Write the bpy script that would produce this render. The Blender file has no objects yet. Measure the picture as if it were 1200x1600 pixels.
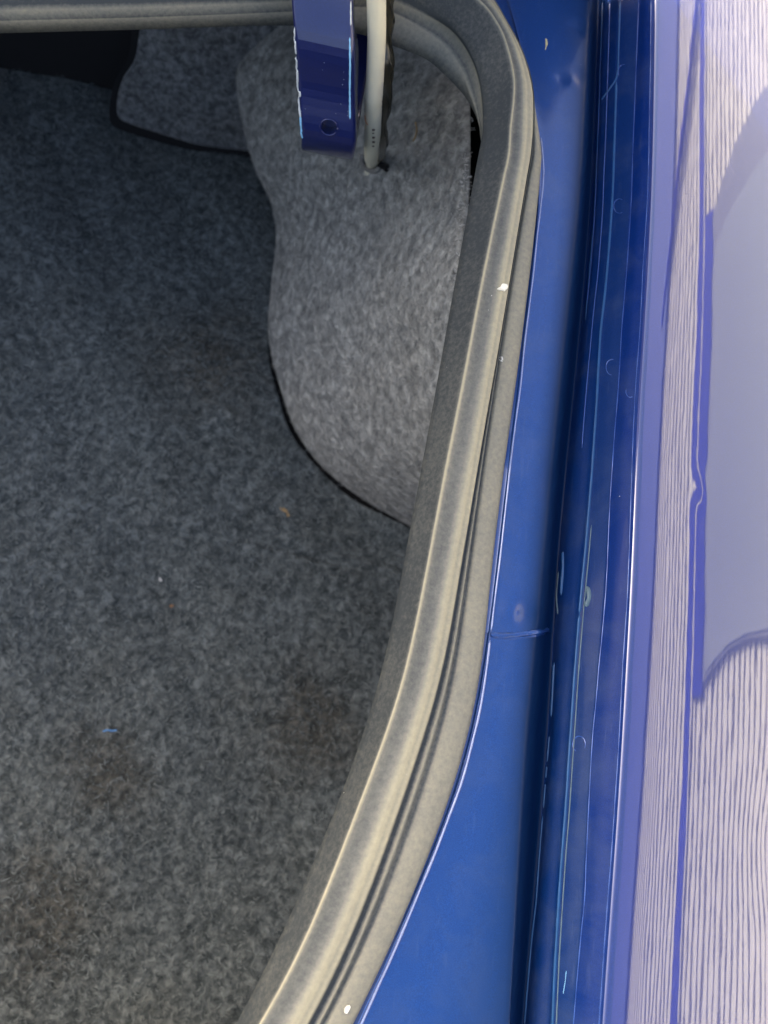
import bpy, bmesh, math, random
import numpy as np
from mathutils import Vector, Matrix
random.seed(7); rng = np.random.default_rng(7)
R = math.radians
S = bpy.context.scene
COL = S.collection

# ---------------------------------------------------------------- camera
F_PX = 1305.0                     # focal length in pixels of the 1200x1600 photograph
CAM = np.array((0.0, 0.0, 0.40))
LEAN = 6.0                        # degrees the camera leans to the right
yw = np.array((610.0, 4660.0, -F_PX)); yw /= np.linalg.norm(yw)      # car axis seen from the camera
zw = np.array((0, 0, 1.0)) - yw[2] * yw; zw /= np.linalg.norm(zw)
xw = np.cross(yw, zw)
a = R(LEAN)
zw2 = zw * math.cos(a) + xw * math.sin(a)
xw2 = np.cross(yw, zw2)
ROT = np.array([xw2, yw, zw2])    # camera -> world
cd = bpy.data.cameras.new('camera'); cam = bpy.data.objects.new('camera', cd); COL.objects.link(cam)
M4 = np.eye(4); M4[:3, :3] = ROT; M4[:3, 3] = CAM
cam.matrix_world = Matrix(M4.tolist())
cd.sensor_fit = 'HORIZONTAL'; cd.sensor_width = 36; cd.lens = 36 * F_PX / 1200
cd.clip_start = 0.01; cd.clip_end = 500
cd.dof.use_dof = True; cd.dof.focus_distance = 0.43; cd.dof.aperture_fstop = 13
S.camera = cam

# ---------------------------------------------------------------- sky, sun, exposure
SUN = Vector((-0.68, 0.55, 0.62)).normalized()       # towards the sun: front left, behind the raised lid
elev = math.asin(SUN.z); azim = math.atan2(SUN.x, SUN.y)
W = bpy.data.worlds.new('World'); S.world = W; W.use_nodes = True
nt = W.node_tree; bg = nt.nodes['Background']
sky = nt.nodes.new('ShaderNodeTexSky'); sky.sky_type = 'NISHITA'; sky.sun_disc = False
sky.sun_elevation = elev; sky.sun_rotation = azim
sky.air_density = 1.0; sky.dust_density = 8.0; sky.ozone_density = 0.6
nt.links.new(sky.outputs[0], bg.inputs[0]); bg.inputs[1].default_value = 0.15
sd = bpy.data.lights.new('sun', 'SUN'); sd.energy = 2.0; sd.angle = R(0.5); sd.color = (1, 0.94, 0.84)
so = bpy.data.objects.new('sun', sd); COL.objects.link(so)
so.rotation_euler = SUN.to_track_quat('Z', 'Y').to_euler()
vs = S.view_settings
vs.view_transform = 'Standard'; vs.look = 'None'; vs.gamma = 1; vs.exposure = 2.0
S.cycles.use_denoising = True
S.cycles.max_bounces = 10

# ---------------------------------------------------------------- helpers
def P(px, py, z):
    """world point at height z seen at photograph pixel px, py"""
    d = ROT @ np.array((px - 600.0, 800.0 - py, -F_PX))
    return CAM + d * ((z - CAM[2]) / d[2])

def catmull(pts, n):
    """resample an (N, ...) array with n steps per span"""
    pts = np.asarray(pts, float)
    ext = np.concatenate([[2 * pts[0] - pts[1]], pts, [2 * pts[-1] - pts[-2]]])
    out = []
    for i in range(len(pts) - 1):
        p0, p1, p2, p3 = ext[i:i + 4]
        for k in range(n):
            t = k / n
            out.append(0.5 * ((2 * p1) + (-p0 + p2) * t + (2 * p0 - 5 * p1 + 4 * p2 - p3) * t * t + (-p0 + 3 * p1 - 3 * p2 + p3) * t ** 3))
    out.append(pts[-1])
    return np.array(out)

def link(name, me, mat, parent=None, smooth=True, kind=None):
    o = bpy.data.objects.new(name, me); COL.objects.link(o)
    for m in (mat if isinstance(mat, (list, tuple)) else [mat]):
        me.materials.append(m)
    if smooth:
        me.polygons.foreach_set('use_smooth', [True] * len(me.polygons))
    if parent is not None:
        o.parent = parent
        o.matrix_parent_inverse = parent.matrix_world.inverted()
    if kind: o['kind'] = kind
    return o

def mesh(name, V, F, mat, parent=None, smooth=True, kind=None):
    me = bpy.data.meshes.new(name)
    me.from_pydata([tuple(map(float, v)) for v in V], [], [tuple(map(int, f)) for f in F]); me.update()
    return link(name, me, mat, parent, smooth, kind)

def grid_faces(n, m, closed=False):
    f = []
    for i in range(n - 1):
        for j in range(m if closed else m - 1):
            k = (j + 1) % m
            f.append((i * m + j, (i + 1) * m + j, (i + 1) * m + k, i * m + k))
    return f

def loft(name, G, mat, parent=None, closed=False, caps=False, attr=None, smooth=True):
    """G: (n, m, 3) grid of world points"""
    n, m = G.shape[:2]
    F = grid_faces(n, m, closed)
    if caps:
        F.append(tuple(range(m - 1, -1, -1))); F.append(tuple((n - 1) * m + j for j in range(m)))
    o = mesh(name, G.reshape(-1, 3), F, mat, parent, smooth)
    if attr is not None:
        for an, av in attr.items():
            at = o.data.attributes.new(an, 'FLOAT', 'POINT')
            at.data.foreach_set('value', np.asarray(av, float).reshape(-1))
    return o

def tube(name, pts, r, mat, parent=None, seg=10, flat=1.0, up=(0, 0, 1), kind=None):
    """round bar along pts; r scalar or per point; flat squashes it along up"""
    pts = np.asarray(pts, float); n = len(pts)
    r = np.broadcast_to(np.asarray(r, float), (n,))
    V = []
    for i in range(n):
        t = pts[min(i + 1, n - 1)] - pts[max(i - 1, 0)]; t /= np.linalg.norm(t) + 1e-12
        u = np.array(up, float); u -= t * (u @ t)
        if np.linalg.norm(u) < 1e-3: u = np.array((1.0, 0, 0)) - t * t[0]
        u /= np.linalg.norm(u); w = np.cross(t, u)
        for k in range(seg):
            c, s = math.cos(2 * math.pi * k / seg), math.sin(2 * math.pi * k / seg)
            V.append(pts[i] + r[i] * (w * c + u * s * flat))
    F = grid_faces(n, seg, True)
    F.append(tuple(range(seg - 1, -1, -1))); F.append(tuple((n - 1) * seg + j for j in range(seg)))
    return mesh(name, V, F, mat, parent, True, kind)

def prism(name, outline, d, mat, parent=None, bevel=0.0, smooth=False):
    """closed outline of world points, thickened by the vector d"""
    n = len(outline); d = np.asarray(d, float)
    V = [np.asarray(p) for p in outline] + [np.asarray(p) + d for p in outline]
    F = [tuple(range(n)), tuple(range(2 * n - 1, n - 1, -1))] + [(i, i + n, (i + 1) % n + n, (i + 1) % n) for i in range(n)]
    o = mesh(name, V, F, mat, parent, smooth)
    fix_normals(o)
    if bevel: bevel_obj(o, bevel)
    return o

def fix_normals(o):
    bm = bmesh.new(); bm.from_mesh(o.data); bmesh.ops.recalc_face_normals(bm, faces=bm.faces); bm.to_mesh(o.data); bm.free()

def bevel_obj(o, w, seg=2):
    bm = bmesh.new(); bm.from_mesh(o.data)
    es = [e for e in bm.edges if len(e.link_faces) == 2 and e.calc_face_angle(0) > 0.5]
    bmesh.ops.bevel(bm, geom=es, offset=w, segments=seg, affect='EDGES', clamp_overlap=True)
    big = max(f.calc_area() for f in bm.faces)
    for f in bm.faces: f.smooth = f.calc_area() < big * .02
    bm.to_mesh(o.data); bm.free()

def box(name, lo, hi, mat, parent=None, bevel=0.0):
    x0, y0, z0 = lo; x1, y1, z1 = hi
    return prism(name, [(x0, y0, z0), (x1, y0, z0), (x1, y1, z0), (x0, y1, z0)], (0, 0, z1 - z0), mat, parent, bevel)

def thing(name, label, cat, loc=(0, 0, 0), group=None):
    o = bpy.data.objects.new(name, None); COL.objects.link(o)
    o.location = loc; o.empty_display_size = 0.05
    o.matrix_world = Matrix.Translation(loc)
    return tag(o, label, cat, group)

def tag(o, label, cat, group=None):
    o['label'] = label; o['category'] = cat
    if group: o['group'] = group
    return o

# ---------------------------------------------------------------- materials
def new_mat(name):
    m = bpy.data.materials.new(name); m.use_nodes = True
    return m, m.node_tree, m.node_tree.nodes['Principled BSDF']

def node(t, kind, **kw):
    n = t.nodes.new(kind)
    for k, v in kw.items():
        if k.startswith('i_'):
            key = k[2:]; key = int(key) if key.isdigit() else key.replace('_', ' ')
            n.inputs[key].default_value = v
        else: setattr(n, k, v)
    return n

def ramp(t, src, stops, interp='LINEAR'):
    r = t.nodes.new('ShaderNodeValToRGB'); cr = r.color_ramp; cr.interpolation = interp
    while len(cr.elements) < len(stops): cr.elements.new(0.5)
    for e, (p, c) in zip(cr.elements, stops):
        e.position = p; e.color = (*c, 1) if len(c) == 3 else (c[0],) * 3 + (1,)
    t.links.new(src, r.inputs[0]); return r.outputs[0]

def mix(t, fac, c1, c2, mode='MIX'):
    m = t.nodes.new('ShaderNodeMix'); m.data_type = 'RGBA'; m.blend_type = mode
    for s, v in ((0, fac), (6, c1), (7, c2)):
        if hasattr(v, 'is_output'): t.links.new(v, m.inputs[s])
        else: m.inputs[s].default_value = v if s == 0 else ((*v, 1) if len(v) == 3 else v)
    return m.outputs[2]

def objco(t, scale=(1, 1, 1)):
    tc = t.nodes.new('ShaderNodeTexCoord'); mp = t.nodes.new('ShaderNodeMapping')
    mp.inputs['Scale'].default_value = scale
    t.links.new(tc.outputs['Object'], mp.inputs[0]); return mp.outputs[0]

def noise(t, co, scale, detail=4, rough=0.6, dist=0.0):
    n = node(t, 'ShaderNodeTexNoise'); n.inputs['Scale'].default_value = scale; n.inputs['Detail'].default_value = detail
    n.inputs['Roughness'].default_value = rough; n.inputs['Distortion'].default_value = dist
    t.links.new(co, n.inputs['Vector']); return n.outputs['Fac']

def bump(t, h, strength, dist, normal=None):
    b = t.nodes.new('ShaderNodeBump'); b.inputs['Strength'].default_value = strength; b.inputs['Distance'].default_value = dist
    t.links.new(h, b.inputs['Height'])
    if normal is not None: t.links.new(normal, b.inputs['Normal'])
    return b.outputs[0]

def paint(name, base, metallic=0.35, rough=0.38, coat=1.0, coat_ior=1.6, coat_rough=0.03, specks=0.0, peel=0.0, peel_scale=(1, 1, 1)):
    m, t, b = new_mat(name)
    co = objco(t)
    fl = noise(t, co, 2600, 1, 0.5)
    c = mix(t, ramp(t, fl, [(0.35, (0,)), (0.75, (1,))]), tuple(x * 0.85 for x in base), tuple(min(1, x * 1.35) for x in base))
    if specks:
        v = node(t, 'ShaderNodeTexVoronoi'); v.inputs['Scale'].default_value = 85; t.links.new(co, v.inputs['Vector'])
        sep = node(t, 'ShaderNodeSeparateColor'); t.links.new(v.outputs['Color'], sep.inputs[0])
        thr = node(t, 'ShaderNodeMath', operation='MULTIPLY_ADD', i_1=0.05, i_2=-0.015); t.links.new(sep.outputs[0], thr.inputs[0])
        ls = node(t, 'ShaderNodeMath', operation='LESS_THAN'); t.links.new(v.outputs['Distance'], ls.inputs[0]); t.links.new(thr.outputs[0], ls.inputs[1])
        pick = node(t, 'ShaderNodeMath', operation='GREATER_THAN', i_1=1 - specks); t.links.new(sep.outputs[1], pick.inputs[0])
        ml = node(t, 'ShaderNodeMath', operation='MULTIPLY'); t.links.new(ls.outputs[0], ml.inputs[0]); t.links.new(pick.outputs[0], ml.inputs[1])
        c = mix(t, ml.outputs[0], c, (0.45, 0.47, 0.5))
    t.links.new(c, b.inputs['Base Color'])
    b.inputs['Metallic'].default_value = metallic; b.inputs['Roughness'].default_value = rough
    b.inputs['Coat Weight'].default_value = coat; b.inputs['Coat IOR'].default_value = coat_ior; b.inputs['Coat Roughness'].default_value = coat_rough
    if peel:
        n1 = noise(t, objco(t, peel_scale), 120, 2, 0.5)
        bn = bump(t, n1, peel, 0.001)
        t.links.new(bn, b.inputs['Coat Normal'])
    return m

BLUE = (0.003, 0.045, 0.20)
M_gutter = paint('channel_paint', BLUE, 0.4, 0.42, 1.0, 1.36, 0.05, specks=0.35, peel=0.03, peel_scale=(1, .3, 1))
M_fender = paint('fender_paint', (0.003, 0.016, 0.135), 0.2, 0.35, 1.0, 1.9, 0.012, specks=0.25, peel=0.02, peel_scale=(1, 0.2, 1))
M_chshade = paint('shaded_channel_paint', (0.002, 0.021, 0.105), 0.0, 0.5, 0.10, 1.4, 0.2, specks=0.3, peel=0.05, peel_scale=(1, .2, 1))  # car blue darkened and dulled: the wall's dark reflections put into the colour
M_flange = paint('flange_paint', (0.001, 0.018, 0.12), 0.0, 0.5, 0.05, 1.4, 0.12, specks=0.5, peel=0.04, peel_scale=(1, .2, 1))  # car blue deepened and dulled: lack of bright reflection put into the colour
def trough_shade(m):  # shade painted in: base darkens and gloss fades down into the trough
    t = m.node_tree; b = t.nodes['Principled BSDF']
    at = node(t, 'ShaderNodeAttribute', attribute_name='trough_shade')
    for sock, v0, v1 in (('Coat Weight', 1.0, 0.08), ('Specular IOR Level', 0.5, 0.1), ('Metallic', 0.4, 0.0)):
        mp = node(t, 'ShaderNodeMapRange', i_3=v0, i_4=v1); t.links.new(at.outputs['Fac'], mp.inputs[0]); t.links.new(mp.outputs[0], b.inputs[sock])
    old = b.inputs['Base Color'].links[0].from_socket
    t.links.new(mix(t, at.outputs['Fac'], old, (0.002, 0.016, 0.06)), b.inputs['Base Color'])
def film(m):
    t = m.node_tree; b = t.nodes['Principled BSDF']; co = objco(t)
    n1 = noise(t, co, 34, 6, 0.68, 0.4); f = ramp(t, n1, [(0.46, (0,)), (0.72, (0.16,))])
    n2 = noise(t, objco(t, (1, .12, 1)), 420, 3, 0.6); f2 = ramp(t, n2, [(0.60, (0,)), (0.74, (0.10,))])
    old = b.inputs['Base Color'].links[0].from_socket
    c = mix(t, f, old, (0.10, 0.13, 0.17)); c = mix(t, f2, c, (0.12, 0.16, 0.22))
    t.links.new(c, b.inputs['Base Color'])
    mr = node(t, 'ShaderNodeMapRange', i_1=0.35, i_2=0.7, i_3=0.03, i_4=0.16); t.links.new(n1, mr.inputs[0]); t.links.new(mr.outputs[0], b.inputs['Coat Roughness'])
film(M_gutter); film(M_chshade); film(M_flange)
trough_shade(M_gutter)
M_gloss = paint('gloss_bead_paint', (0.01, 0.06, 0.26), 0.3, 0.3, 1.0, 1.6, 0.1)
for m_ in (M_chshade, M_flange): m_.node_tree.nodes['Principled BSDF'].inputs['Specular IOR Level'].default_value = 0.12
M_arm = paint('arm_paint', (0.003, 0.010, 0.085), 0.2, 0.4, 1.0, 1.45, 0.12, specks=0.9, peel=0.05)

def rubber(name):
    m, t, b = new_mat(name)
    at = node(t, 'ShaderNodeAttribute', attribute_name='dust_shade')  # beige dust, with lit bands and dark grooves also painted in along the profile
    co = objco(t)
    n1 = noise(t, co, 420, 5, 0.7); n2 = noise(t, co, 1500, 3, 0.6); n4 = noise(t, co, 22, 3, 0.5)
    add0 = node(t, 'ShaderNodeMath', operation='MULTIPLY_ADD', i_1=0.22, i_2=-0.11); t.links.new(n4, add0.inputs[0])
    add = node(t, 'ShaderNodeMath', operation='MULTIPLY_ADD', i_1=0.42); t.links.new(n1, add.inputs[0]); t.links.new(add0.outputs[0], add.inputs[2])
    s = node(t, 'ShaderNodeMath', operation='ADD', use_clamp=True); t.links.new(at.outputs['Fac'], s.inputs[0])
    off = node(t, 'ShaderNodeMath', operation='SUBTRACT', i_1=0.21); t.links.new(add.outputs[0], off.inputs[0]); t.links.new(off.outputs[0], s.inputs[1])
    band_tone = ramp(t, s.outputs[0], [(0.12, (0.038, 0.045, 0.047)), (0.42, (0.165, 0.163, 0.135)), (0.9, (0.40, 0.365, 0.24))])
    c = mix(t, ramp(t, n2, [(0.42, (0,)), (0.72, (0.5,))]), band_tone, (0.10, 0.10, 0.092), 'ADD')
    c = mix(t, 0.12, band_tone, c)
    v = node(t, 'ShaderNodeTexVoronoi'); v.inputs['Scale'].default_value = 120; t.links.new(co, v.inputs['Vector'])
    sep = node(t, 'ShaderNodeSeparateColor'); t.links.new(v.outputs['Color'], sep.inputs[0])
    thr = node(t, 'ShaderNodeMath', operation='MULTIPLY_ADD', i_1=0.10, i_2=-0.06); t.links.new(sep.outputs[0], thr.inputs[0])
    ls = node(t, 'ShaderNodeMath', operation='LESS_THAN'); t.links.new(v.outputs['Distance'], ls.inputs[0]); t.links.new(thr.outputs[0], ls.inputs[1])
    c = mix(t, ls.outputs[0], c, (0.5, 0.48, 0.40))
    t.links.new(c, b.inputs['Base Color'])
    b.inputs['Roughness'].default_value = 0.62; b.inputs['Specular IOR Level'].default_value = 0.35
    t.links.new(bump(t, noise(t, co, 1500, 3, 0.7), 0.25, 0.0003), b.inputs['Normal'])
    return m
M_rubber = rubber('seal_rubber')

def felt(name, dark, light, warm, scale, stains=()):
    m, t, b = new_mat(name)
    co = objco(t)
    n1 = noise(t, co, scale, 4, 0.6, 0.25)
    n2 = noise(t, co, scale * 0.3, 4, 0.6, 0.5)
    n3 = noise(t, co, 9, 4, 0.6)
    n4 = noise(t, objco(t, (1, 1.0, 1)), scale * 3.0, 2, 0.6, 0.6)
    mid = tuple((x * .55 + y * .45) for x, y in zip(dark, light))
    c = ramp(t, n1, [(0.36, dark), (0.5, mid), (0.66, light)])
    c = mix(t, ramp(t, n4, [(0.56, (0,)), (0.78, (0.3,))]), c, tuple(x * 1.25 for x in light))
    c = mix(t, ramp(t, n4, [(0.24, (0.3,)), (0.44, (0,))]), c, tuple(x * 0.6 for x in dark))
    c = mix(t, ramp(t, n2, [(0.38, (0,)), (0.62, (0.5,))]), c, mix(t, 1.0, c, (0.62, 0.62, 0.62), 'MULTIPLY'))
    c = mix(t, ramp(t, n3, [(0.42, (0,)), (0.66, (0.6,))]), c, mix(t, 1.0, c, warm, 'MULTIPLY'))
    for (x, y, z, r) in stains:
        d = node(t, 'ShaderNodeVectorMath', operation='DISTANCE'); d.inputs[1].default_value = (x, y, z)
        t.links.new(co, d.inputs[0])
        w = node(t, 'ShaderNodeMath', operation='MULTIPLY_ADD', i_1=r * 1.6, i_2=-r * 0.8); t.links.new(noise(t, co, 30, 4, 0.65), w.inputs[0])
        a_ = node(t, 'ShaderNodeMath', operation='ADD'); t.links.new(d.outputs['Value'], a_.inputs[0]); t.links.new(w.outputs[0], a_.inputs[1])
        f = ramp(t, a_.outputs[0], [(r * 0.25, (0.75,)), (min(1, r * 1.1), (0,))])
        c = mix(t, f, c, mix(t, 1.0, c, (0.66, 0.55, 0.45), 'MULTIPLY'))
    t.links.new(c, b.inputs['Base Color'])
    b.inputs['Roughness'].default_value = 0.95; b.inputs['Specular IOR Level'].default_value = 0.1
    b.inputs['Sheen Weight'].default_value = 0.15; b.inputs['Sheen Roughness'].default_value = 0.5
    t.links.new(bump(t, n1, 1.0, 0.004), b.inputs['Normal'])
    return m

def plain(name, col, rough=0.6, metallic=0.0, var=0.2, scale=40, bmp=0.0):
    m, t, b = new_mat(name)
    co = objco(t); n1 = noise(t, co, scale, 5, 0.6)
    t.links.new(mix(t, n1, tuple(x * (1 - var) for x in col), tuple(x * (1 + var) for x in col)), b.inputs['Base Color'])
    b.inputs['Roughness'].default_value = rough; b.inputs['Metallic'].default_value = metallic
    if bmp: t.links.new(bump(t, n1, bmp, 0.001), b.inputs['Normal'])
    return m

FLOOR_Z = -0.42
st = [(*P(170, 1210, FLOOR_Z), 0.05), (*P(480, 1130, FLOOR_Z), 0.07), (*P(330, 560, FLOOR_Z), 0.08), (*P(60, 1420, FLOOR_Z), 0.07)]
M_carpet = felt('floor_felt', (0.050, 0.062, 0.066), (0.18, 0.203, 0.205), (1.0, 0.95, 0.88), 120, st)
M_lining = felt('lining_felt', (0.16, 0.165, 0.155), (0.45, 0.45, 0.415), (1.0, 0.97, 0.92), 115)
M_trim = felt('panel_felt', (0.07, 0.078, 0.08), (0.24, 0.25, 0.25), (1.05, 0.98, 0.92), 150)
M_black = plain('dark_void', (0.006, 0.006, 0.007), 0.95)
M_teal = plain('seam_sealer', (0.005, 0.065, 0.19), 0.45, 0, 0.3, 200)
M_sealer2 = plain('dusty_sealer', (0.07, 0.12, 0.15), 0.5, 0, 0.3, 200)
M_rod = plain('cream_plastic', (0.62, 0.585, 0.44), 0.42, 0, 0.06, 90)
M_tape = plain('brown_black_tape', (0.035, 0.032, 0.022), 0.25, 0, 0.3, 120)
M_wallw = plain('cladding_paint', (0.60, 0.585, 0.52), 0.6, 0, 0.04, 8)
M_wallg = plain('grey_panel_paint', (0.11, 0.14, 0.34), 0.5, 0, 0.06, 2)
M_walld = plain('door_surround_paint', (0.20, 0.21, 0.23), 0.5, 0, 0.06, 2)
M_wallg2 = plain('door_paint', (0.25, 0.275, 0.29), 0.5, 0, 0.05, 2)
M_wallb = plain('blue_trim_paint', (0.02, 0.03, 0.30), 0.5, 0, 0.06, 2)
for m_ in (M_wallb, M_wallg, M_walld, M_wallg2, M_wallw): m_.node_tree.nodes['Principled BSDF'].inputs['Specular IOR Level'].default_value = 0.08
M_ground = plain('driveway_concrete', (0.30, 0.29, 0.27), 0.9, 0, 0.2, 3)
M_chip = plain('bare_metal_chip', (0.55, 0.58, 0.58), 0.4, 0, 0.25, 300)
M_chipb = plain('pale_primer', (0.25, 0.55, 0.80), 0.4, 0, 0.25, 300)
M_fleck = plain('white_fleck', (0.8, 0.77, 0.66), 0.7)
M_straw = plain('straw', (0.36, 0.24, 0.11), 0.8)
M_thread = plain('blue_thread', (0.12, 0.30, 0.60), 0.7)
M_print = plain('print_ink', (0.10, 0.07, 0.06), 0.7)

# ---------------------------------------------------------------- large structure: the car
car = thing('car', 'blue car with its boot open, seen down past the rubber seal into the boot', 'car', (-0.6, 0.2, -0.9))

# --- rubber seal round the boot opening. Stations: (px, py, z) of each profile point
Z_C, Z_R, Z_B, Z_2, Z_L, Z_F, Z_FR = -0.003, 0.0125, 0.0115, 0.0085, 0.006, 0.003, -0.0005
main = [  # y: crease, ridge, bright, ridge2, lip2, flange start, flange right
    (240, 748, 795, 815, 829.5, 832, 834, 846), (260, 744, 791, 812, 827, 829, 831, 847), (320, 733, 777, 802, 815, 817, 819, 841),
    (380, 722, 766, 793, 807, 809, 811, 832), (440, 711, 752, 781, 796, 798, 800, 828), (500, 700, 741, 771, 786, 788, 790, 819),
    (560, 690, 731, 763, 778, 780, 783, 811), (620, 679, 720, 753, 766, 769, 773, 804), (680, 668, 707, 741, 753, 758, 762, 794),
    (740, 657, 693, 731, 747, 752, 756, 786), (800, 646, 684, 720, 735, 742, 747, 779), (860, 635, 674, 707, 725, 733, 740, 771),
    (920, 623, 660, 696, 713, 723, 731, 764), (980, 613, 650, 687, 705, 716, 723, 760), (1040, 600, 638, 677, 696, 707, 718, 755),
    (1100, 585, 623, 662, 680, 692, 706, 744), (1160, 565, 598, 639, 657, 672, 687, 729), (1220, 541, 576, 618, 640, 654, 670, 714),
    (1280, 519, 553, 597, 618, 633, 649, 691), (1340, 494, 531, 576, 597, 612, 629, 669), (1400, 468, 505, 555, 576, 590, 608, 645),
    (1480, 432, 478, 519, 543, 559, 570, 612), (1540, 402, 443, 492, 516, 532, 543, 580), (1600, 372, 408, 459, 483, 502, 511, 555),
    (1700, 316, 348, 402, 428, 447, 456, 503), (1800, 250, 282, 338, 366, 384, 394, 444)]
SEAL = []   # rows of world points, from the underside inside to the underside outside
def seal_row(e1, eB, eA, eC, r, b, r2, l2, fs, fr, zs=None):
    z = dict(e1=-0.024, eB=-0.016, eA=-0.009, eC=Z_C)
    p = [P(*e1, z['e1']), P(*eB, z['eB']), P(*eA, z['eA']), P(*eC, z['eC']), P(*r, Z_R), P(*b, Z_B), P(*r2, Z_2), P(*l2, Z_L), P(*fs, Z_F), P(*fr, Z_FR)]
    return p
cor = [ # e1, eB, eA, eC, ridge, bright, ridge2
    ((-260, 60), (-260, 45), (-260, 27), (-260, 2), (-260, -70), (-260, -82), (-260, -92)),
    ((0, 52), (0, 37), (0, 19), (0, -6), (0, -76), (0, -88), (0, -98)),
    ((230, 46), (230, 31), (230, 14), (230, -10), (230, -78), (230, -90), (230, -100)),
    ((460, 40), (460, 22), (460, 5), (460, -14), (470, -78), (470, -90), (470, -100)),
    ((560, 53), (558, 15), (560, -3), (570, -18), (600, -68), (602, -80), (604, -90)),
    ((615, 72), (609, 22), (612, 4), (632, -10), (690, -42), (694, -54), (698, -62)),
    ((666, 93), (672, 57), (680, 34), (696, 30), (750, 0), (755, -8), (760, -14)),
    ((700, 122), (699, 81), (711, 56), (724, 61), (780, 39), (787, 36), (793, 37)),
    ((724, 148), (720, 111), (733, 88), (743, 97), (795, 79), (806, 77), (815, 79)),
    ((739, 172), (733, 145), (746, 122), (753, 133), (803, 120), (816, 117), (828, 119)),
    ((748, 195), (743, 176), (752, 160), (756, 166), (803, 152), (818, 150), (833, 152)),
    ((751, 218), (751, 213), (755, 205), (754, 207), (798, 197), (818, 195), (833, 198))]
for e1, eB, eA, eC, r, b, r2 in cor:
    l2 = (r2[0] + 0.5, r2[1] + 0.5); fs = (r2[0] + 1, r2[1] + 1); fr = (r2[0] - 1, r2[1] + 2)
    if r2 == (833, 198): fs, fr = (834, 198), (841, 200)
    SEAL.append(seal_row(e1, eB, eA, eC, r, b, r2, l2, fs, fr))
for y, c, r, b, r2, l2, fs, fr in main:
    dy = 4
    SEAL.append(seal_row((c + 9, y + dy), (c + 6, y + dy), (c + 3, y + dy / 2), (c, y), (r, y), (b, y), (r2, y), (l2, y), (fs, y), (fr, y)))
SEAL = np.array(SEAL)
def relax(A, i0, i1, times):
    for _ in range(times):
        B = A.copy(); B[i0:i1] = (A[i0 - 1:i1 - 1] + 2 * A[i0:i1] + A[i0 + 1:i1 + 1]) / 4; A = B
    return A
SEAL = relax(SEAL, 13, len(SEAL) - 1, 3)
# rear run, beyond the bottom of the picture, across the car
last = SEAL[-1]
for dx, dy in ((-0.05, -0.045), (-0.13, -0.07), (-0.3, -0.085), (-0.6, -0.09), (-1.0, -0.085)):
    row = last.copy(); c0 = last[4].copy()
    ang = {-0.05: -20, -0.13: -40}.get(dx, -52)
    ca, sa = math.cos(R(ang)), math.sin(R(ang))
    for k in range(len(row)):
        v = row[k] - c0
        row[k] = c0 + np.array((v[0] * ca - v[1] * sa + dx, v[0] * sa + v[1] * ca + dy, v[2]))
    SEAL = np.concatenate([SEAL, [row]])
# finer profile: rounded bulb, sharp ridge, shallow groove
def fine_profile(row):
    e1, eB, eA, eC, r, b, r2, l2, fs, fr = row
    up = np.array((0, 0, 1.0))
    def L(p, q, t): return p + (q - p) * t
    pts, du = [], []
    def add(p, d): pts.append(p); du.append(d)
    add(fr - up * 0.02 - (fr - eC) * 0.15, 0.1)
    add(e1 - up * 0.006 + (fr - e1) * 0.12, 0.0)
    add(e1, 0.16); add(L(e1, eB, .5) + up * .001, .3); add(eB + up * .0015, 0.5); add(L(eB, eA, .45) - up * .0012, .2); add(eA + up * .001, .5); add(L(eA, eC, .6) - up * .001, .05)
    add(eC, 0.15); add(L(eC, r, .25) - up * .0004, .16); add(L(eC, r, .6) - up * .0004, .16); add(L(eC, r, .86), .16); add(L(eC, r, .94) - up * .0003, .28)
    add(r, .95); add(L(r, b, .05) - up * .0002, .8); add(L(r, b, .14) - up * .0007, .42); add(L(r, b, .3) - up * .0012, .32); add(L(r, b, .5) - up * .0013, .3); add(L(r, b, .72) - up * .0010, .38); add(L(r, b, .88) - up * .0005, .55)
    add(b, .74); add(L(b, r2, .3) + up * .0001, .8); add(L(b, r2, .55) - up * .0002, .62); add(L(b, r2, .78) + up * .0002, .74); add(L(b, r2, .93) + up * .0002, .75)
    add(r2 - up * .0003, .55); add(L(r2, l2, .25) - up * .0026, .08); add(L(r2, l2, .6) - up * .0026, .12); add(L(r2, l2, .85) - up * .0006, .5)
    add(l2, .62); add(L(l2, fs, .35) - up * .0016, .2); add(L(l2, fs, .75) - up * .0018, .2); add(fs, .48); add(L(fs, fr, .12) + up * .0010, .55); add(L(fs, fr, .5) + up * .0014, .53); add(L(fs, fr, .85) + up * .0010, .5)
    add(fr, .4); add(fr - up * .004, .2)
    return np.array(pts), du
rows, du = [], None
for row in SEAL:
    p, du = fine_profile(row); rows.append(p)
G = catmull(np.array(rows), 6)
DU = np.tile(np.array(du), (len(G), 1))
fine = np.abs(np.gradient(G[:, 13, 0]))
seal = loft('weatherstrip', G, M_rubber, car, closed=True, caps=True, attr={'dust_shade': DU})
fix_normals(seal)

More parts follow.
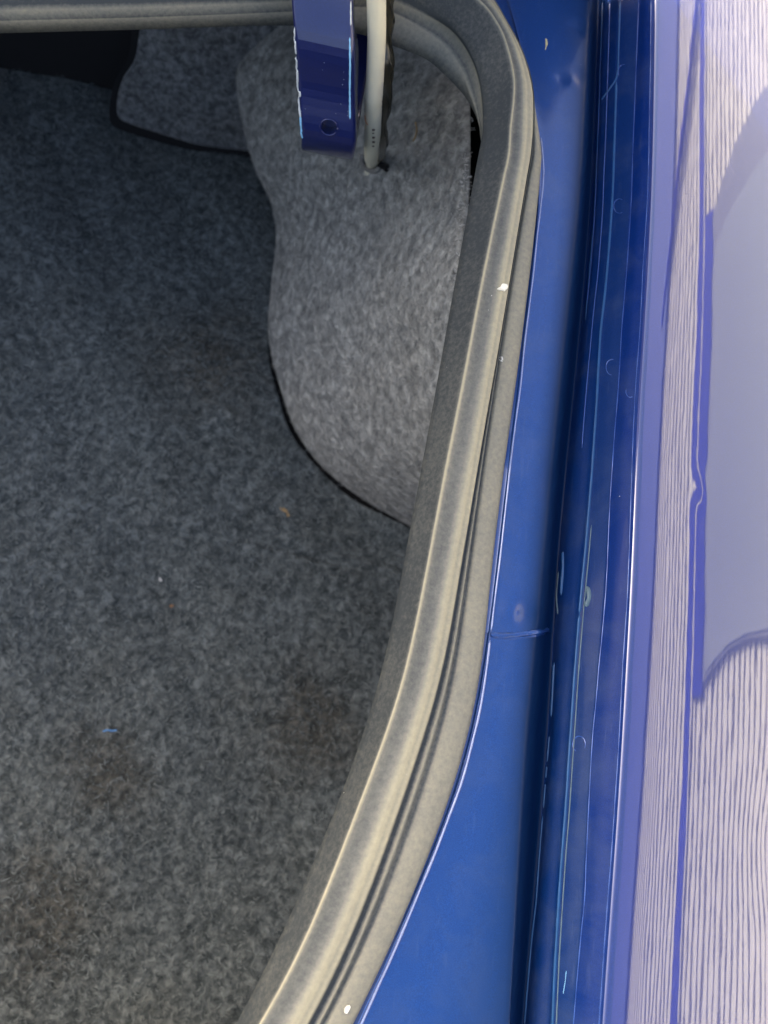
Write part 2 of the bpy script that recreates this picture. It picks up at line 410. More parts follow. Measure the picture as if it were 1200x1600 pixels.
# --- painted rain channel between the seal and the quarter panel
ch = [ # y: hl, d0, d1(step), L1b, L2, L3, L4, gap
    (-120, 760, 926, 941, 960, 974, 1004, 1021, 1031.5), (0, 790, 922, 937, 953, 967, 998, 1017, 1031), (100, 832, 918, 933, 950, 964, 994, 1016, 1031), (200, 843, 914, 930, 947, 961, 990, 1014, 1030.5),
    (260, 849, 911, 927, 944, 959, 988, 1013, 1030), (320, 844, 908, 925, 942, 957, 986, 1011, 1028), (380, 837, 901, 920, 938, 952, 982, 1007, 1024),
    (440, 831, 894, 915, 933, 948, 978, 1003, 1020), (500, 823, 888, 910, 926, 940, 972, 1001, 1018), (560, 816, 882, 904, 921, 936, 969, 996, 1014),
    (620, 811, 876, 898, 915, 933, 965, 992, 1011), (680, 801, 869, 891, 911, 929, 960, 989, 1008), (740, 795, 864, 886, 906, 925, 956, 987, 1006),
    (800, 788, 859, 880, 902, 920, 952, 985, 1004), (860, 782, 853, 874, 897, 915, 950, 983, 1002), (920, 774, 848, 869, 892, 909, 947, 981, 1000),
    (980, 767, 842, 867, 887, 904, 942, 977, 996), (1040, 760, 836, 864, 882, 899, 936, 973, 992), (1100, 751, 830, 861, 877, 895, 931, 970, 989),
    (1160, 737, 825, 857, 872, 891, 925, 967, 984), (1220, 721, 821, 852, 868, 887, 922, 963, 980), (1280, 699, 817, 847, 864, 883, 919, 959, 976),
    (1340, 676, 813, 842, 859, 878, 916, 955, 971), (1400, 651, 810, 838, 854, 874, 914, 950, 967), (1480, 618, 804, 829, 848, 869, 906, 944, 962),
    (1540, 590, 800, 824, 843, 866, 901, 940, 959), (1600, 564, 797, 819, 838, 864, 896, 936, 956), (1720, 506, 788, 810, 830, 856, 888, 928, 949)]
CH = []
for y, hl, d0, d1, l1, l2, l3, l4, g in ch:
    zt = -0.0095
    prof = [(hl - 22, -0.0036), (hl - 8, -0.0032), (hl - 3, -0.0027), (hl - 0.5, -0.0014), (hl + 3.5, -0.0021), (hl + (d0 - hl) * .5, -0.0027), (d0 - 12, -0.0036), (d0 + 1, -0.0066),
            (d0 + (d1 - d0) * .45, -0.0230), (d0 + (d1 - d0) * .7, -0.0285), (d1 - 2, -0.0290), (d1 + 2, -0.0270), (d1 + (l1 - d1) * .5, -0.0225), (l1, -0.0190), (l2 - 7, -0.0160), (l2 - 2, -0.0140), (l2 + 3, -0.0130),
            (l2 + (l3 - l2) * .5, -0.0090), (l3 - 4, -0.0056), (l3 - 1, -0.0047), (l3 + 2, -0.0037), (l3 + (l4 - l3) * .5, 0.0010), (l4 - 2, 0.0040), (l4 + 1, 0.0046), (l4 + 5, 0.0046),
            (g - 3, 0.0030), (g, -0.0005), (g + 3, -0.008)]
    CH.append([P(px, y, z) for px, z in prof])
CH = catmull(relax(np.array(CH), 1, len(CH) - 1, 3), 6)
ysamp = np.interp(np.arange(len(CH)) / 6, np.arange(len(ch)), [c[0] for c in ch])
def dimple(Gr, px, py, z, r, h):
    c = P(px, py, z); d2 = ((Gr[..., :2] - c[:2]) ** 2).sum(-1)
    Gr[..., 2] += h * np.exp(-d2 / (r * r))
CHF = np.array([catmull(r, 4) for r in CH])
CHF = catmull(CHF, 2); ysamp2 = np.interp(np.arange(len(CHF)) / 2, np.arange(len(ysamp)), ysamp)
for args in ((905, 45, -.004, .0042, -.0016), (914, 40, -.004, .0030, .0012), (895, 48, -.004, .003, -.0009), (892, 128, -.003, .0028, .0016), (879, 126, -.003, .0026, -.0016), (906, 124, -.004, .004, -.0012),
             (798, 955, -.003, .0050, .0011), (823, 964, -.004, .0070, -.0020), (800, 930, -.003, .006, .0006), (812, 735, -.003, .012, .0012), (845, 748, -.004, .010, -.0010), (820, 700, -.003, .014, -.0006),
             (790, 1090, -.003, .003, -.0005), (815, 1092, -.003, .003, -.0005)):
    dimple(CHF, *args)
cut = np.searchsorted(ysamp2, 990)
up_, lo_ = CHF[:cut + 1].copy(), CHF[cut - 8:].copy()
k0 = np.arange(CHF.shape[1])
lo_[:9, :, 2] -= 0.0014 * np.linspace(1, 0, 9)[:, None]
up_[..., 2] += 0.0008
CUT, CUT2 = 41, 75
trough_w = np.interp(np.arange(CUT) / 4, [0, 4.9, 5.6, 6.4, 12], [0, 0, .4, 1, 1])
panel_up = loft('rain_channel', up_[:, :CUT], M_gutter, car, attr={'trough_shade': np.tile(trough_w, (len(up_), 1))})
panel_lo = loft('rain_channel', lo_[:, :CUT], M_gutter, car, attr={'trough_shade': np.tile(trough_w, (len(lo_), 1))})
ch_wall = loft('channel_wall', CHF[:, CUT - 1:CUT2], M_chshade, car)
flange = loft('quarter_flange', CHF[:, CUT2 - 1:], M_flange, car)

# --- quarter panel: rolled edge at the gap, then over the shoulder and down the side
GAP = np.array([[P(c[7] + 1.2, c[0], 0.0030)] for c in ch])[:, 0]
GAP = relax(GAP, 1, len(GAP) - 1, 4)
GAP = catmull(GAP, 4)
d0_, d1_ = GAP[0] - GAP[4], GAP[-1] - GAP[-5]
GAP = np.concatenate([[GAP[0] + d0_ * k for k in range(14, 0, -1)], GAP, [GAP[-1] + d1_ * k for k in range(1, 12)]])
prof = []; x = z = 0.0; s = 0.0
def tilt(s):      # outward lean of the surface normal, degrees
    pts = [(0, -95), (.0012, -60), (.0030, -8), (.0050, 8), (.008, 9), (.020, 13), (.045, 17), (.10, 23), (.18, 31), (.24, 50), (.32, 80), (.6, 92)]
    return np.interp(s, [p[0] for p in pts], [p[1] for p in pts])
prof.append((0.0005, -0.022, 0)); prof.append((0.0, -0.004, 0)); prof.append((0, 0, 0))
while s < 0.62:
    ds = 0.0004 if s < .006 else (0.002 if s < .1 else 0.012)
    th = R(tilt(s + ds / 2)); x += math.cos(th) * ds; z -= math.sin(th) * ds; s += ds
    prof.append((x, z, s))
QP = np.array([[g + np.array((px, 0, pz)) for px, pz, _ in prof] for g in GAP])
dimple(QP, 1103, 764, -.005, .006, .00022)
dimple(QP, 1270, 1330, -.035, .032, -.0012)
quarter = loft('quarter_panel', QP, M_fender, car)

# ---------------------------------------------------------------- boot interior
boot = []
# floor carpet: cut edge follows the wheel arch lining
Lc = [(368, 20), (370, 90), (372, 150), (385, 215), (402, 270), (425, 320), (432, 370), (426, 430), (420, 500), (424, 550), (440, 610), (462, 670), (500, 725), (560, 775), (640, 822), (720, 868), (800, 905)]
gapw = [-60, -60, -60, -60, -60, -60, -60, -40, -12, 5, 7, 8, 4, 7, 4, 4, 4]
edge = []
for (px, py), g in zip(Lc, gapw):
    edge.append(P(px - g * .8, py + g * .75, FLOOR_Z))
edge = catmull(edge, 6)
XR, XL, YB, YF = 0.42, -1.25, -0.52, 0.0
def at_y(py): return P(300, py, FLOOR_Z)[1]
YF = P(40, 112, FLOOR_Z)[1]
# grid: rows in y, from the left to the carpet's right edge
ey = edge[:, 1]; order = np.argsort(ey)
NY, NX = 120, 130
ys_ = np.linspace(YF, edge[:, 1].min(), NY)
G = []
for y in ys_:
    xr = np.interp(y, ey[order], edge[order, 0])
    xs = np.concatenate([np.linspace(XL, -0.45, 20)[:-1], np.linspace(-0.45, xr, NX)])
    G.append([(xx, y, FLOOR_Z) for xx in xs])
yl = edge[:, 1].min()
for y in np.linspace(yl, YB, 50)[1:]:
    xs = np.concatenate([np.linspace(XL, -0.45, 20)[:-1], np.linspace(-0.45, XR - .02, NX)])
    G.append([(xx, y, FLOOR_Z) for xx in xs])
G = np.array(G)
wob = 0.0035 * np.sin(G[..., 0] * 23 + 1.3) * np.sin(G[..., 1] * 19) + 0.002 * np.sin(G[..., 0] * 51 + G[..., 1] * 37)
G[..., 2] += wob
# thickness skirt on the right edge
CARG = G
sk = G[:, -1:, :].copy(); sk[..., 2] -= 0.010
G = np.concatenate([G, sk], 1)
carpet = loft('floor_carpet', G, M_carpet)
tag(carpet, 'dark grey felt carpet with brownish stains covering the boot floor', 'carpet')

# wheel arch lining
Rc = [(735, 20), (728, 90), (728, 150), (728, 200), (728, 260), (726, 310), (721, 370), (716, 430), (722, 500), (730, 550), (734, 610), (738, 670), (740, 725), (742, 775), (744, 822), (760, 868), (810, 905)]
zl = [-.30, -.30, -.31, -.32, -.33, -.345, -.36, -.375, -.395, -.41, -.415, -.417, -.417, -.417, -.417, -.418, -.418]
zr = [-.13, -.12, -.115, -.112, -.11, -.11, -.11, -.112, -.118, -.128, -.14, -.16, -.19, -.24, -.30, -.36, -.415]
G = []
for (lx, ly), (rx, ry), a0, a1 in zip(Lc, Rc, zl, zr):
    row = [P(lx + 10, ly, a0 - 0.09) if a0 > -.34 else P(lx + 6, ly, FLOOR_Z - .012), P(lx + 2, ly, a0 - 0.02 if a0 > -.34 else a0 - .004), P(lx, ly, a0)]
    for t in (0.06, 0.15, .3, .45, .6, .75, .88, 1.0):
        zz = a0 + (a1 - a0) * (t ** 0.85)
        row.append(P(lx + (rx - lx) * t, ly + (ry - ly) * t, zz))
    last_ = row[-1]
    row.append(last_ + np.array((0.004, 0, -0.004))); row.append(last_ + np.array((0.004, 0, -0.03)))
    G.append(row)
G = catmull(np.array(G), 8)
G = np.array([catmull(r, 4) for r in G])
LIN = G
lining = loft('wheel_arch_lining', G, M_lining)
tag(lining, 'light grey felt lining bulging over the wheel arch, with a cut right edge', 'boot lining')

EC = G[:, 40]
fv, ff = [], []
for k in range(420):
    i = rng.integers(30, min(75, len(EC) - 1)); f = rng.random()
    p = EC[i] * (1 - f) + EC[i + 1] * f + rng.normal(0, .0012, 3) + np.array((-.001, 0, .001))
    d = np.array((rng.normal(.3, .6), rng.normal(0, .6), rng.normal(.5, .4))); d /= np.linalg.norm(d)
    l_ = rng.uniform(.0015, .0045); w_ = np.cross(d, rng.normal(0, 1, 3)); w_ *= .00022 / np.linalg.norm(w_)
    b0 = len(fv); fv += [p - w_, p + w_, p + d * l_ * .6 + w_ * .8 + rng.normal(0, .0004, 3), p + d * l_ + rng.normal(0, .0006, 3)]
    ff += [(b0, b0 + 1, b0 + 2), (b0, b0 + 2, b0 + 3)]
mesh('cut_edge_fibres', fv, ff, plain('loose_fibre', (.52, .51, .47), .9), lining, False, 'stuff')

def pile(name, Gs, n, parent, length, width, mats, lift, keep):
    """loose fibre strands lying on the grid surface Gs"""
    tri_p, tri_u, tri_v = [], [], []
    A = Gs[:-1, :-1]; U = Gs[:-1, 1:] - A; V = Gs[1:, :-1] - A
    ar = np.linalg.norm(np.cross(U, V), axis=-1) * keep(A)
    idx = rng.choice(ar.size, n, p=(ar / ar.sum()).ravel())
    A, U, V = A.reshape(-1, 3)[idx], U.reshape(-1, 3)[idx], V.reshape(-1, 3)[idx]
    N = np.cross(U, V); N /= np.linalg.norm(N, axis=1)[:, None] + 1e-12
    N *= np.sign((N * (CAM - A)).sum(1))[:, None]
    p = A + U * rng.random((n, 1)) + V * rng.random((n, 1))
    t = U / (np.linalg.norm(U, axis=1)[:, None] + 1e-12); b_ = np.cross(N, t)
    an = rng.random(n) * 2 * math.pi; cu = rng.normal(0, .9, n); L_ = length * rng.uniform(.5, 1.4, n); w_ = width * rng.uniform(.6, 1.4, n)
    pts = []; q = p.copy()
    rows = []
    for k in range(5):
        a_ = an + cu * (k - 2)
        d = t * np.cos(a_)[:, None] + b_ * np.sin(a_)[:, None]; s_ = np.cross(N, d)
        h = lift * (1 + 1.2 * math.sin(k * math.pi / 4))
        ww = (w_ * (1 - .7 * abs(k - 2) / 2))[:, None]
        rows.append(q + s_ * ww + N * h); rows.append(q - s_ * ww + N * h)
        q = q + d * (L_ / 4)[:, None]
    Vv = np.stack(rows, 1)
    base_ = np.arange(n)[:, None, None] * 10
    quad = np.array([[2 * k, 2 * k + 1, 2 * k + 3, 2 * k + 2] for k in range(4)])[None]
    F = (base_ + quad).reshape(-1, 4)
    me = bpy.data.meshes.new(name)
    me.vertices.add(n * 10); me.vertices.foreach_set('co', Vv.reshape(-1).astype('f'))
    me.loops.add(len(F) * 4); me.loops.foreach_set('vertex_index', F.ravel().astype('i'))
    me.polygons.add(len(F)); me.polygons.foreach_set('loop_start', np.arange(0, len(F) * 4, 4).astype('i'))
    me.update(calc_edges=True)
    at = me.attributes.new('shade', 'FLOAT', 'POINT'); at.data.foreach_set('value', np.repeat(rng.random(n), 10).astype('f'))
    return link(name, me, mats, parent, True, 'stuff')
def fibre(name, lo, hi):
    m, t, b = new_mat(name); at = node(t, 'ShaderNodeAttribute', attribute_name='shade')
    t.links.new(ramp(t, at.outputs['Fac'], [(0, lo), (.7, tuple((x + y) / 2 for x, y in zip(lo, hi))), (1, hi)]), b.inputs['Base Color'])
    b.inputs['Roughness'].default_value = .9; b.inputs['Specular IOR Level'].default_value = .1
    return m
pile('felt_fibres', LIN[::2, ::2], 16000, lining, .0065, .00030, fibre('lining_fibre', (.16, .16, .15), (.40, .40, .375)), .0007, lambda A: np.ones(A.shape[:2]))
pile('pile_fibres', CARG[:, :-1], 60000, carpet, (.0068), .00038, fibre('carpet_fibre', (.026, .034, .037), (.20, .225, .225)), .0009, lambda A: ((A[..., 0] > -.42) & (A[..., 1] > -.30)) * 1.0)

# second lining panel further forward
po = [(222, 20), (215, 50), (209, 90), (199, 108), (190, 122), (182, 148), (180, 172), (184, 186), (198, 194), (240, 208), (300, 226), (345, 233), (400, 238), (450, 240), (450, 20)]
base = lambda px, py: P(px, py, -0.405 + 0.16 * max(0, (235 - py)) / 215)
out_ = catmull([base(*p) for p in po], 3)
trim = prism('side_lining', out_, (0.004, 0.012, -0.008), M_trim, None, 0.003)
tag(trim, 'dark felt lining panel with a rounded lower corner, behind the wheel arch lining', 'boot lining')

gap_o = catmull([base(px - (9 if px < 300 else 0), py + (9 if py > 150 else 2)) for px, py in po], 3)
prism('shadow_gap', [p + (p - CAM) / np.linalg.norm(p - CAM) * .016 for p in gap_o], (0.003, 0.010, -0.010), M_black, trim)  # black sheet added behind the panel to draw its shadow gap

# shell of the boot below the rim
sh = 0.011
shell_parts = [
    ('boot_floor', (XL - .02, YB - .02, FLOOR_Z - .03), (XR + .02, YF + .25, FLOOR_Z - .012)),
    ('bulkhead', (XL - .02, YF + .002, FLOOR_Z - .01), (XR, YF + .02, -0.03)),
    ('rear_wall', (XL, YB - .012, FLOOR_Z - .01), (0.0, YB, -0.03)),
    ('left_wall', (XL - .02, YB, FLOOR_Z - .01), (XL - .005, YF, -0.012)),
    ('inner_wing', (0.17, YB - .02, FLOOR_Z - .012), (0.175, YF, -0.03)),
]
for n_, lo, hi in shell_parts:
    box(n_, lo, hi, M_black, car)
# parcel shelf deck forward of the opening
dk = [tuple(r_[9] + np.array((0, -.002, -.006))) for r_ in SEAL[:7]]
dk = [(XL, dk[0][1], dk[0][2])] + dk + [(dk[-1][0], YF + .03, dk[-1][2]), (XL, YF + .03, dk[0][2])]
prism('rear_deck', dk, (0, 0, -.003), M_gutter, car)
# rear valance from the rear run of the seal
vb = SEAL[-1][9]
rear = [(-1.05, vb[1] + .01, -.004), (SEAL[-3][9][0], SEAL[-3][9][1] + .006, -.004), tuple(SEAL[-5][9] + np.array((0, 0, -.003))), (0.09, -0.335, -.008), (0.1, -.56, -.03), (-1.05, -.56, -.03)]
prism('rear_panel', rear, (0, 0, -0.012), M_gutter, car)
prism('rear_skirt', [(-1.3, -.572, -.03), (.22, -.572, -.03), (.22, -.572, -.62), (-1.3, -.572, -.62)], (0, -.01, 0), M_fender, car)
# raised boot lid, hinged at the front edge of the opening
lid = prism('boot_lid', [(-1.34, .47, -.01), (.15, .47, -.01), (.155, .475, .45), (.10, .49, .80), (-1.32, .49, .80), (-1.36, .475, .45)], (0, .03, 0), M_fender, car, 0.008)

# ---------------------------------------------------------------- outside: ground and the clad wall the paint mirrors
gv = [(-60, -60, -.9), (60, -60, -.9), (60, 60, -.9), (-60, 60, -.9)]
g_ = mesh('ground', gv, [(0, 1, 2, 3)], M_ground, None, False, 'structure')
WX = 2.4
wall = thing('clad_wall', 'white ribbed wall standing beside the car, mirrored in the glossy quarter panel', 'wall', (WX, 0, -.9))
box('wall_core', (WX + .042, -14, -.9), (WX + .2, 14, 2.6), M_wallw, wall)
pv = [(-7, -.03), (7, -.03)]
def plank_mesh():
    ys = (-14.0, 14.0); V = []; 
    pf = [(0.012, 0.0), (-.014, .002), (-.016, .006), (-.006, .042), (0.010, .043), (.012, .046)]
    for y in ys:
        for dx, dz in pf: V.append((dx, y, dz))
    me = bpy.data.meshes.new('plank'); n = len(pf)
    me.from_pydata(V, [], [(i, i + 1, n + i + 1, n + i) for i in range(n - 1)] + [tuple(range(n - 1, -1, -1)), tuple(range(n, 2 * n))]); me.materials.append(M_wallw)
    return me
pm = plank_mesh(); k = 0; zz = -.85
while zz < 2.3:
    o = bpy.data.objects.new('plank', pm); COL.objects.link(o); o.location = (WX + .031, 0, zz); o.parent = wall; o.matrix_parent_inverse = wall.matrix_world.inverted()
    zz += .054

prism('fascia', [(WX - .04, -14, 2.35), (WX - .04, -.7, 2.20), (WX - .04, 3.2, 1.84), (WX - .04, 14, 1.80), (WX - .04, 14, 2.62), (WX - .04, -14, 2.62)], (.24, 0, 0), M_wallg, wall, .004)
box('trim_board', (WX + .004, -14, 1.275), (WX + .035, 14, 1.36), M_wallb, wall, .003)
box('trim_edge', (WX + .000, -14, 1.255), (WX + .035, 14, 1.272), M_wallw, wall, .002)
box('door_lintel', (WX - .010, .27, 1.13), (WX + .034, 2.12, 1.252), M_wallb, wall, .003)
def gate(name, pts, x0, x1, m):
    return prism(name, [(x0, y, z) for y, z in pts], (x1 - x0, 0, 0), m, wall, .004)
gate('door_surround', [(.44, -.88), (2.48, -.88), (2.47, .40), (2.42, .62), (2.32, .85), (2.20, 1.02), (2.08, 1.125), (.31, 1.125), (.36, 1.0), (.41, .86), (.435, .70), (.44, .5)], WX - .014, WX + .04, M_walld)
gate('grey_door', [(.46, -.88), (2.18, -.88), (2.17, .42), (2.13, .62), (2.06, .85), (1.98, 1.0), (1.90, 1.10), (.34, 1.10), (.38, 1.0), (.425, .86), (.45, .70), (.46, .5)], WX - .022, WX + .03, M_wallg2)
tube('downpipe', [(WX - .03, 3.55, 1.30), (WX - .03, 2.9, 1.55), (WX - .03, 1.9, 2.1)], .035, M_wallb, wall, 10)

# ---------------------------------------------------------------- hinge arm, cable
def arm_path():
    a0 = P(513, 215, -0.055); top = P(504, -30, 0.035)
    x0 = a0[0]; pts = [np.array((top[0], top[1] + .06, .16)), np.array((top[0], top[1] + .02, .085)), top, P(507, 70, .010), P(510, 145, -.018), P(513, 219, -.045)]
    b = pts[-1]
    pts += [b + np.array((0, .006, -.022)), b + np.array((0, .022, -.036)), b + np.array((0, .05, -.040)), b + np.array((0, .10, -.03)), b + np.array((0, .16, -.01))]
    return catmull(np.array(pts), 6)
ap = arm_path()
hw, dp, rr = 0.0172, 0.022, 0.0022
V = []; n = len(ap)
secs = []
for i in range(n):
    t = ap[min(i + 1, n - 1)] - ap[max(i - 1, 0)]; t[0] = 0; t /= np.linalg.norm(t)
    nrm = np.array((0, t[2], -t[1]))          # outward face (towards the rear / camera)
    if nrm[1] > 0 and i < n // 2: nrm = -nrm
    secs.append((ap[i], t, nrm))
nrm0 = secs[0][2]
G = []
for p, t, nn in secs:
    X = np.array((1.0, 0, 0))
    sec = []
    for cx, cy, a0 in ((hw - rr, -rr, 0), (-(hw - rr), -rr, 90), (-(hw - rr), -dp + rr, 180), (hw - rr, -dp + rr, 270)):
        for q in (0, 30, 60, 90):
            an = R(a0 + q); sec.append(p + X * (cx + rr * math.cos(an)) + nn * (cy + rr * math.sin(an)))
    G.append(sec)
arm = loft('hinge_arm', np.array(G), M_arm, car, closed=True, caps=True); fix_normals(arm)

def seen_on(obj, px, py):
    """first point of obj (world-space mesh) on the sight line of a photograph pixel"""
    from mathutils.bvhtree import BVHTree
    d = ROT @ np.array((px - 600.0, 800.0 - py, -F_PX)); d /= np.linalg.norm(d)
    key = obj.name
    if key not in seen_on.c:
        me = obj.data; mw = obj.matrix_world
        seen_on.c[key] = BVHTree.FromPolygons([mw @ v.co for v in me.vertices], [tuple(p.vertices) for p in me.polygons])
    h, nn, _, _ = seen_on.c[key].ray_cast(Vector(CAM), Vector(d))
    return (None, None) if h is None else (np.array(h), np.array(nn))
seen_on.c = {}

def on(obj, pts, lift=0.0, n=6, back=0.0):
    """smooth run of points lying on obj under the given photograph pixels"""
    out = []
    c = catmull(np.array(pts, float), n)
    for px, py in c:
        for sx in (0, 1, -1, 2, -2, 3, -3, 5, -5, 8, -8, 11, -11):
            h, nn = seen_on(obj, px + sx, py)
            if h is not None: break
        if h is None: continue
        if nn @ (CAM - h) < 0: nn = -nn
        out.append(h + nn * lift)
    return np.array(out)

def flake(name, obj, outline, thick, mat, parent=None, jit=0.0):
    """small flat chip with the given pixel outline lying on obj"""
    h = on(obj, outline, 0.0002, 1)[:-1] if False else on(obj, outline + [outline[0]], 0.0002, 2)[:-1]
    if jit: h = h + rng.normal(0, jit, h.shape)
    nn = next(q for q in (seen_on(obj, outline[0][0] + sx, outline[0][1])[1] for sx in (0, 2, -2, 5, -5)) if q is not None)
    if nn @ (CAM - h[0]) < 0: nn = -nn
    return prism(name, h, nn * thick, mat, parent)

# bolt hole through the front face of the arm
def bore(obj, c, axis, r, depth):
    q = Vector(axis).to_track_quat('Z', 'Y')
    bm = bmesh.new(); bmesh.ops.create_cone(bm, cap_ends=True, segments=28, radius1=r, radius2=r, depth=depth * 2)
    bm.transform(Matrix.Translation(Vector(c)) @ q.to_matrix().to_4x4())
    me = bpy.data.meshes.new('cutter'); bm.to_mesh(me); bm.free()
    cu = bpy.data.objects.new('cutter', me); COL.objects.link(cu)
    md = obj.modifiers.new('bore', 'BOOLEAN'); md.operation = 'DIFFERENCE'; md.object = cu; md.solver = 'EXACT'
    bpy.context.view_layer.update()
    dg = bpy.context.evaluated_depsgraph_get()
    nm = bpy.data.meshes.new_from_object(obj.evaluated_get(dg))
    for f in nm.polygons:
        if abs(np.array(f.normal) @ np.array(axis)) > .985: f.use_smooth = False
    obj.modifiers.clear(); obj.data = nm; bpy.data.objects.remove(cu)
hc, hn = seen_on(arm, 514, 199)
if hn @ (CAM - hc) < 0: hn = -hn
rim = []
hx = np.array((1.0, 0, 0)); hv = np.cross(hn, hx); hv /= np.linalg.norm(hv)
bore(arm, hc, hn, 0.0047, 0.008)
for k in range(25):
    an = 2 * math.pi * k / 24
    rim.append(hc + 0.0052 * (hx * math.cos(an) + hv * math.sin(an)) + hn * 0.0001)
tube('hole_rim', rim, 0.0005, M_arm, arm, 8, 0.7, hn)
seen_on.c.pop('hinge_arm', None)
# chipped paint along the edges of the arm
def chips(pts, rad, mat, n=10):
    p = on(arm, pts, 0.0001, n)
    r = rad * (0.6 + rng.random(len(p)) * 0.5); r[0] = r[-1] = rad * .15
    tube('paint_chip', p + rng.normal(0, rad * .04, p.shape), r, mat, arm, 6, 0.35, hn)
chips([(460.5, 42), (461, 70), (462, 85)], 0.0007, M_chip)
chips([(462, 88), (462.5, 120), (464, 150), (467, 185)], 0.0010, M_chip)
chips([(469, 182), (470, 200), (473, 216)], 0.0008, M_chipb)
chips([(546.5, 58), (547, 100), (546.5, 150), (547, 186)], 0.0006, M_chipb)
chips([(548, 2), (548, 40)], 0.0005, M_chip)
for k in range(10):
    px, py = rng.uniform(470, 545), rng.choice([rng.uniform(95, 190), rng.uniform(150, 185)])
    q = rng.uniform(.4, .9)
    try: flake('paint_speck', arm, [(px, py), (px + q, py + .3), (px + q * .8, py + q * 1.1), (px - .2, py + q)], 0.0001, M_chip, arm)
    except Exception: pass

# cream rod beside the arm going down into the lining
h, _ = seen_on(lining, 580, 264)
rp = [P(587, -60, .05), P(588, 0, .03), P(588.5, 60, .008), P(586, 120, -.016), P(583.5, 170, -.04), P(582, 215, -.075), P(580.5, 245, -.12), h + np.array((0, 0, .012)), h + np.array((.0, .002, -.01))]
rod = tube('stay_rod', catmull(rp, 6), 0.0054, M_rod, car, 18)
seen_on.c.pop('stay_rod', None)
bpy.context.view_layer.update()
for k, (y0, w_, l_) in enumerate([(201, 4, 3), (207, 3, 1.5), (213, 4, 3), (220, 4, 3), (227, 3, 2)]):
    flake('print_mark', rod, [(581.5, y0), (581.5 + w_, y0), (581.5 + w_, y0 + l_), (581.5, y0 + l_)], 0.00005, M_print, rod)
tube('rust_scratch', on(rod, [(570.5, 180), (572, 190), (575, 195)], .0001), .0004, plain('rust_orange', (.35, .15, .06), .7), rod, 6)
# worn clip where the rod enters the lining
cl = [seen_on(lining, px, py)[0] + np.array((0, 0, .003)) for px, py in ((566, 246), (565, 255), (569, 264), (578, 270), (588, 270), (594, 262))]
tube('rod_clip', catmull(cl, 5), 0.0022, plain('worn_grommet', (.16, .155, .14), .6, 0, .4, 200), car, 8)
cl = [seen_on(lining, px, py)[0] + np.array((0, 0, .004)) for px, py in ((592, 262), (599, 265), (604, 269))]
tube('rod_clip', catmull(cl, 5), 0.0026, M_black, car, 8)
# taped wiring sleeve behind the rod
sp = [P(603, -60, .03), P(603, 0, .012), P(603, 40, -.004), P(602, 80, -.018), P(601, 120, -.032), P(598, 170, -.052), P(595, 210, -.075), P(592, 242, -.12)]
sp = catmull(sp, 10)
wv = np.linspace(0, 1, len(sp))
rs = 0.0050 + 0.0016 * np.sin(wv * 22) * np.sin(wv * 9 + 1)
sleeve = tube('wire_sleeve', sp, rs, M_tape, car, 12)
for k in range(5):
    i0 = int(len(sp) * (.12 + .165 * k)); seg = sp[i0:i0 + 12]; n = len(seg)
    w = np.array([p + 1.03 * rs[min(i0 + q, len(rs) - 1)] * (np.array((1.0, 0, 0)) * math.cos(2.2 * (1 - q / n) - .7) + np.array((0, -.75, .6)) * math.sin(1.5 - 2.4 * q / n + .8)) for q, p in enumerate(seg)])
    tube('tape_edge', w, 0.0004, M_tape, sleeve, 6)

# ---------------------------------------------------------------- seam sealer, welds, marks and added highlight lines in the channel
def bead(pts, r, mat, flat=.6, n=8, wob=.06, name='seam_sealer'):
    p = []
    c = catmull(np.array(pts, float), n)
    for px, py in c:
        h = None
        for o_ in (panel_up, panel_lo, ch_wall, flange):
            hh, nn = seen_on(o_, px, py)
            if hh is not None and (h is None or np.linalg.norm(hh - CAM) < np.linalg.norm(h - CAM)): h = hh
        if h is not None: p.append(h)
    p = np.array(p)
    ph = rng.random(3) * 6
    q = np.arange(len(p))
    rr_ = r * (1 + wob * np.sin(q * .9 + ph[0]) + wob * np.sin(q * .37 + ph[1])); rr_[0] *= .3; rr_[-1] *= .3
    return tube(name, p, rr_, mat, panel_up if p[0][1] > P(800, 990, 0)[1] else panel_lo, 8, flat)
L = {y: dict(hl=hl, d0=d0, d1=d1, l1=l1, l2=l2, l3=l3, l4=l4, g=g) for y, hl, d0, d1, l1, l2, l3, l4, g in ch}
ysorted = sorted(L)
def run(key, y0, y1, off=0):
    return [(np.interp(y, ysorted, [L[q][key] for q in ysorted]) + off, y) for y in np.linspace(y0, y1, max(3, int((y1 - y0) / 50)))]
bead(run('l2', 128, 960), .0008, M_teal)
bead(run('l2', 0, 112, 2), .0007, M_teal)
bead(run('l2', 960, 1610), .0008, M_teal)
bead(run('l2', 820, 1610, 6), .0004, M_sealer2)
bead(run('l1', 0, 700, 0), .0004, M_gloss)
bead(run('d1', 0, 500, 5), .0004, M_teal)
bead([(966, 108), (962, 125), (952, 140), (940, 156)], .0007, M_teal)
bead([(880, 862), (880, 890), (877, 930)], .0012, M_teal)
bead([(873, 893), (870, 930), (872, 960)], .0006, M_sealer2)
bead(run('d1', 1035, 1120, 2), .0009, M_teal)
for y0, y1 in ((1150, 1190), (1198, 1215), (1225, 1262), (1275, 1600)):
    bead(run('d1', y0, y1, 1), .0006, M_teal)
bead([(915, 922), (920, 922), (921, 935), (916, 948)], .0016, M_sealer2, .5, 6)
bead(run('l3', 0, 1610), .00028, M_gloss, 1.0, 8, .25, 'flange_highlight')  # thin glossy tubes added along the flange edges to draw highlight lines
bead(run('l4', 0, 1610), .00024, M_gloss, 1.0, 8, .25, 'flange_highlight')
bead(run('l1', 0, 480, -12), .0003, M_gloss, 1.0, 8, .2, 'flange_highlight')
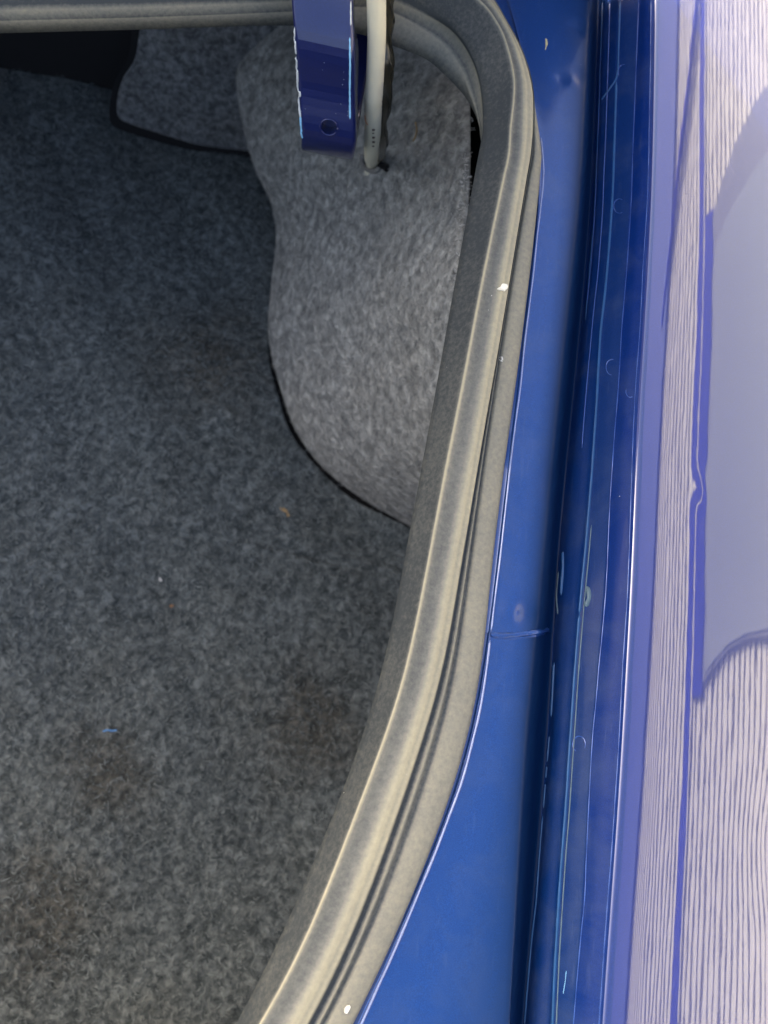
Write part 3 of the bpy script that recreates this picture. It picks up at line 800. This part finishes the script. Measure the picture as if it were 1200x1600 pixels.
M_highlight = paint('edge_highlight_paint', (0.16, 0.22, 0.42), 0.2, 0.35, 1.0, 1.8, 0.08)  # pale base paints in the highlight along the channel edge
bead(run('hl', 215, 985, 1), .00050, M_highlight, 1.0, 8, .06, 'channel_highlight')
bead(run('hl', 1000, 1610, 1), .00060, M_highlight, 1.0, 8, .06, 'channel_highlight')
# overlap joint of the two channel panels
bead([(766, 991), (785, 993), (805, 992), (825, 989), (845, 987), (857, 983)], .0014, M_gutter, .8, 8, .08, 'panel_joint')
bead([(772, 996), (800, 997), (830, 994), (850, 990)], .0007, M_gutter, .5, 6, .3, 'panel_joint')
def weld(px, py, r, a0, a1, mat=M_gloss, rad=.00028):
    bead([(px + r * math.cos(R(q)), py + 1.25 * r * math.sin(R(q))) for q in np.linspace(a0, a1, 9)], rad, mat, .6, 4, .1, 'weld_mark')
weld(905, 1163, 10, 120, 390); weld(957, 574, 10, 100, 280); weld(968, 322, 9, 60, 300); weld(975, 112, 9, 150, 280); weld(985, 612, 7, 60, 200)
bead([(885, 1517), (883, 1535), (880, 1553)], .0002, M_chipb, .4, 6, .2, 'scratch')
bead([(853, 60), (854, 68), (852, 78)], .0006, plain('yellow_dirt', (.40, .36, .20), .8), .3, 6, .3, 'dirt_streak')

# ---------------------------------------------------------------- small loose bits
def bit(name, label, cat, obj, outline, thick, mat, jit=.0002):
    return tag(flake(name, obj, outline, thick, mat, None, jit), label, cat)
bit('paint_flake', 'white flake stuck on the cream band of the rubber seal', 'flake', seal, [(776, 452), (781, 449), (785, 445), (791, 446), (793, 450), (789, 455), (783, 455)], .0012, M_fleck)
bit('paint_flake', 'tiny white speck in the groove of the rubber seal', 'flake', seal, [(780, 559), (783, 558), (784, 563), (781, 564)], .0008, M_fleck)
bit('paint_flake', 'white chip on the outer rubber flange near the lower edge of the seal', 'flake', seal, [(537, 1578), (541, 1572), (545, 1570), (546, 1574), (541, 1581)], .0010, M_fleck)
bit('straw_bit', 'short straw coloured bit of dry grass lying on the dark carpet', 'straw', carpet, [(437, 793), (444, 794), (449, 798), (453, 806), (449, 807), (446, 801), (440, 798)], .0012, M_straw)
tag(tube('blue_thread', on(carpet, [(161, 1143), (168, 1141), (176, 1142), (183, 1141)], .0016), .0008, M_thread, None, 6), 'short bright blue thread lying on the dark carpet', 'thread')
tag(tube('dry_stalk', on(lining, [(650, 192), (652, 203), (650, 214), (646, 221)], .0006), .0007, M_straw, None, 6), 'thin brown dry stalk clinging to the light grey lining', 'stalk')
bit('lint_speck', 'tiny pale lint speck on the dark carpet left of the lining', 'lint', carpet, [(248, 904), (252, 903), (254, 907), (250, 909)], .0016, plain('pale_lint', (.42, .42, .40), .9))
bit('crumb', 'tiny rust brown crumb on the dark carpet', 'crumb', carpet, [(265, 946), (270, 944), (272, 948), (267, 950)], .0016, plain('rust_crumb', (.22, .12, .06), .9))
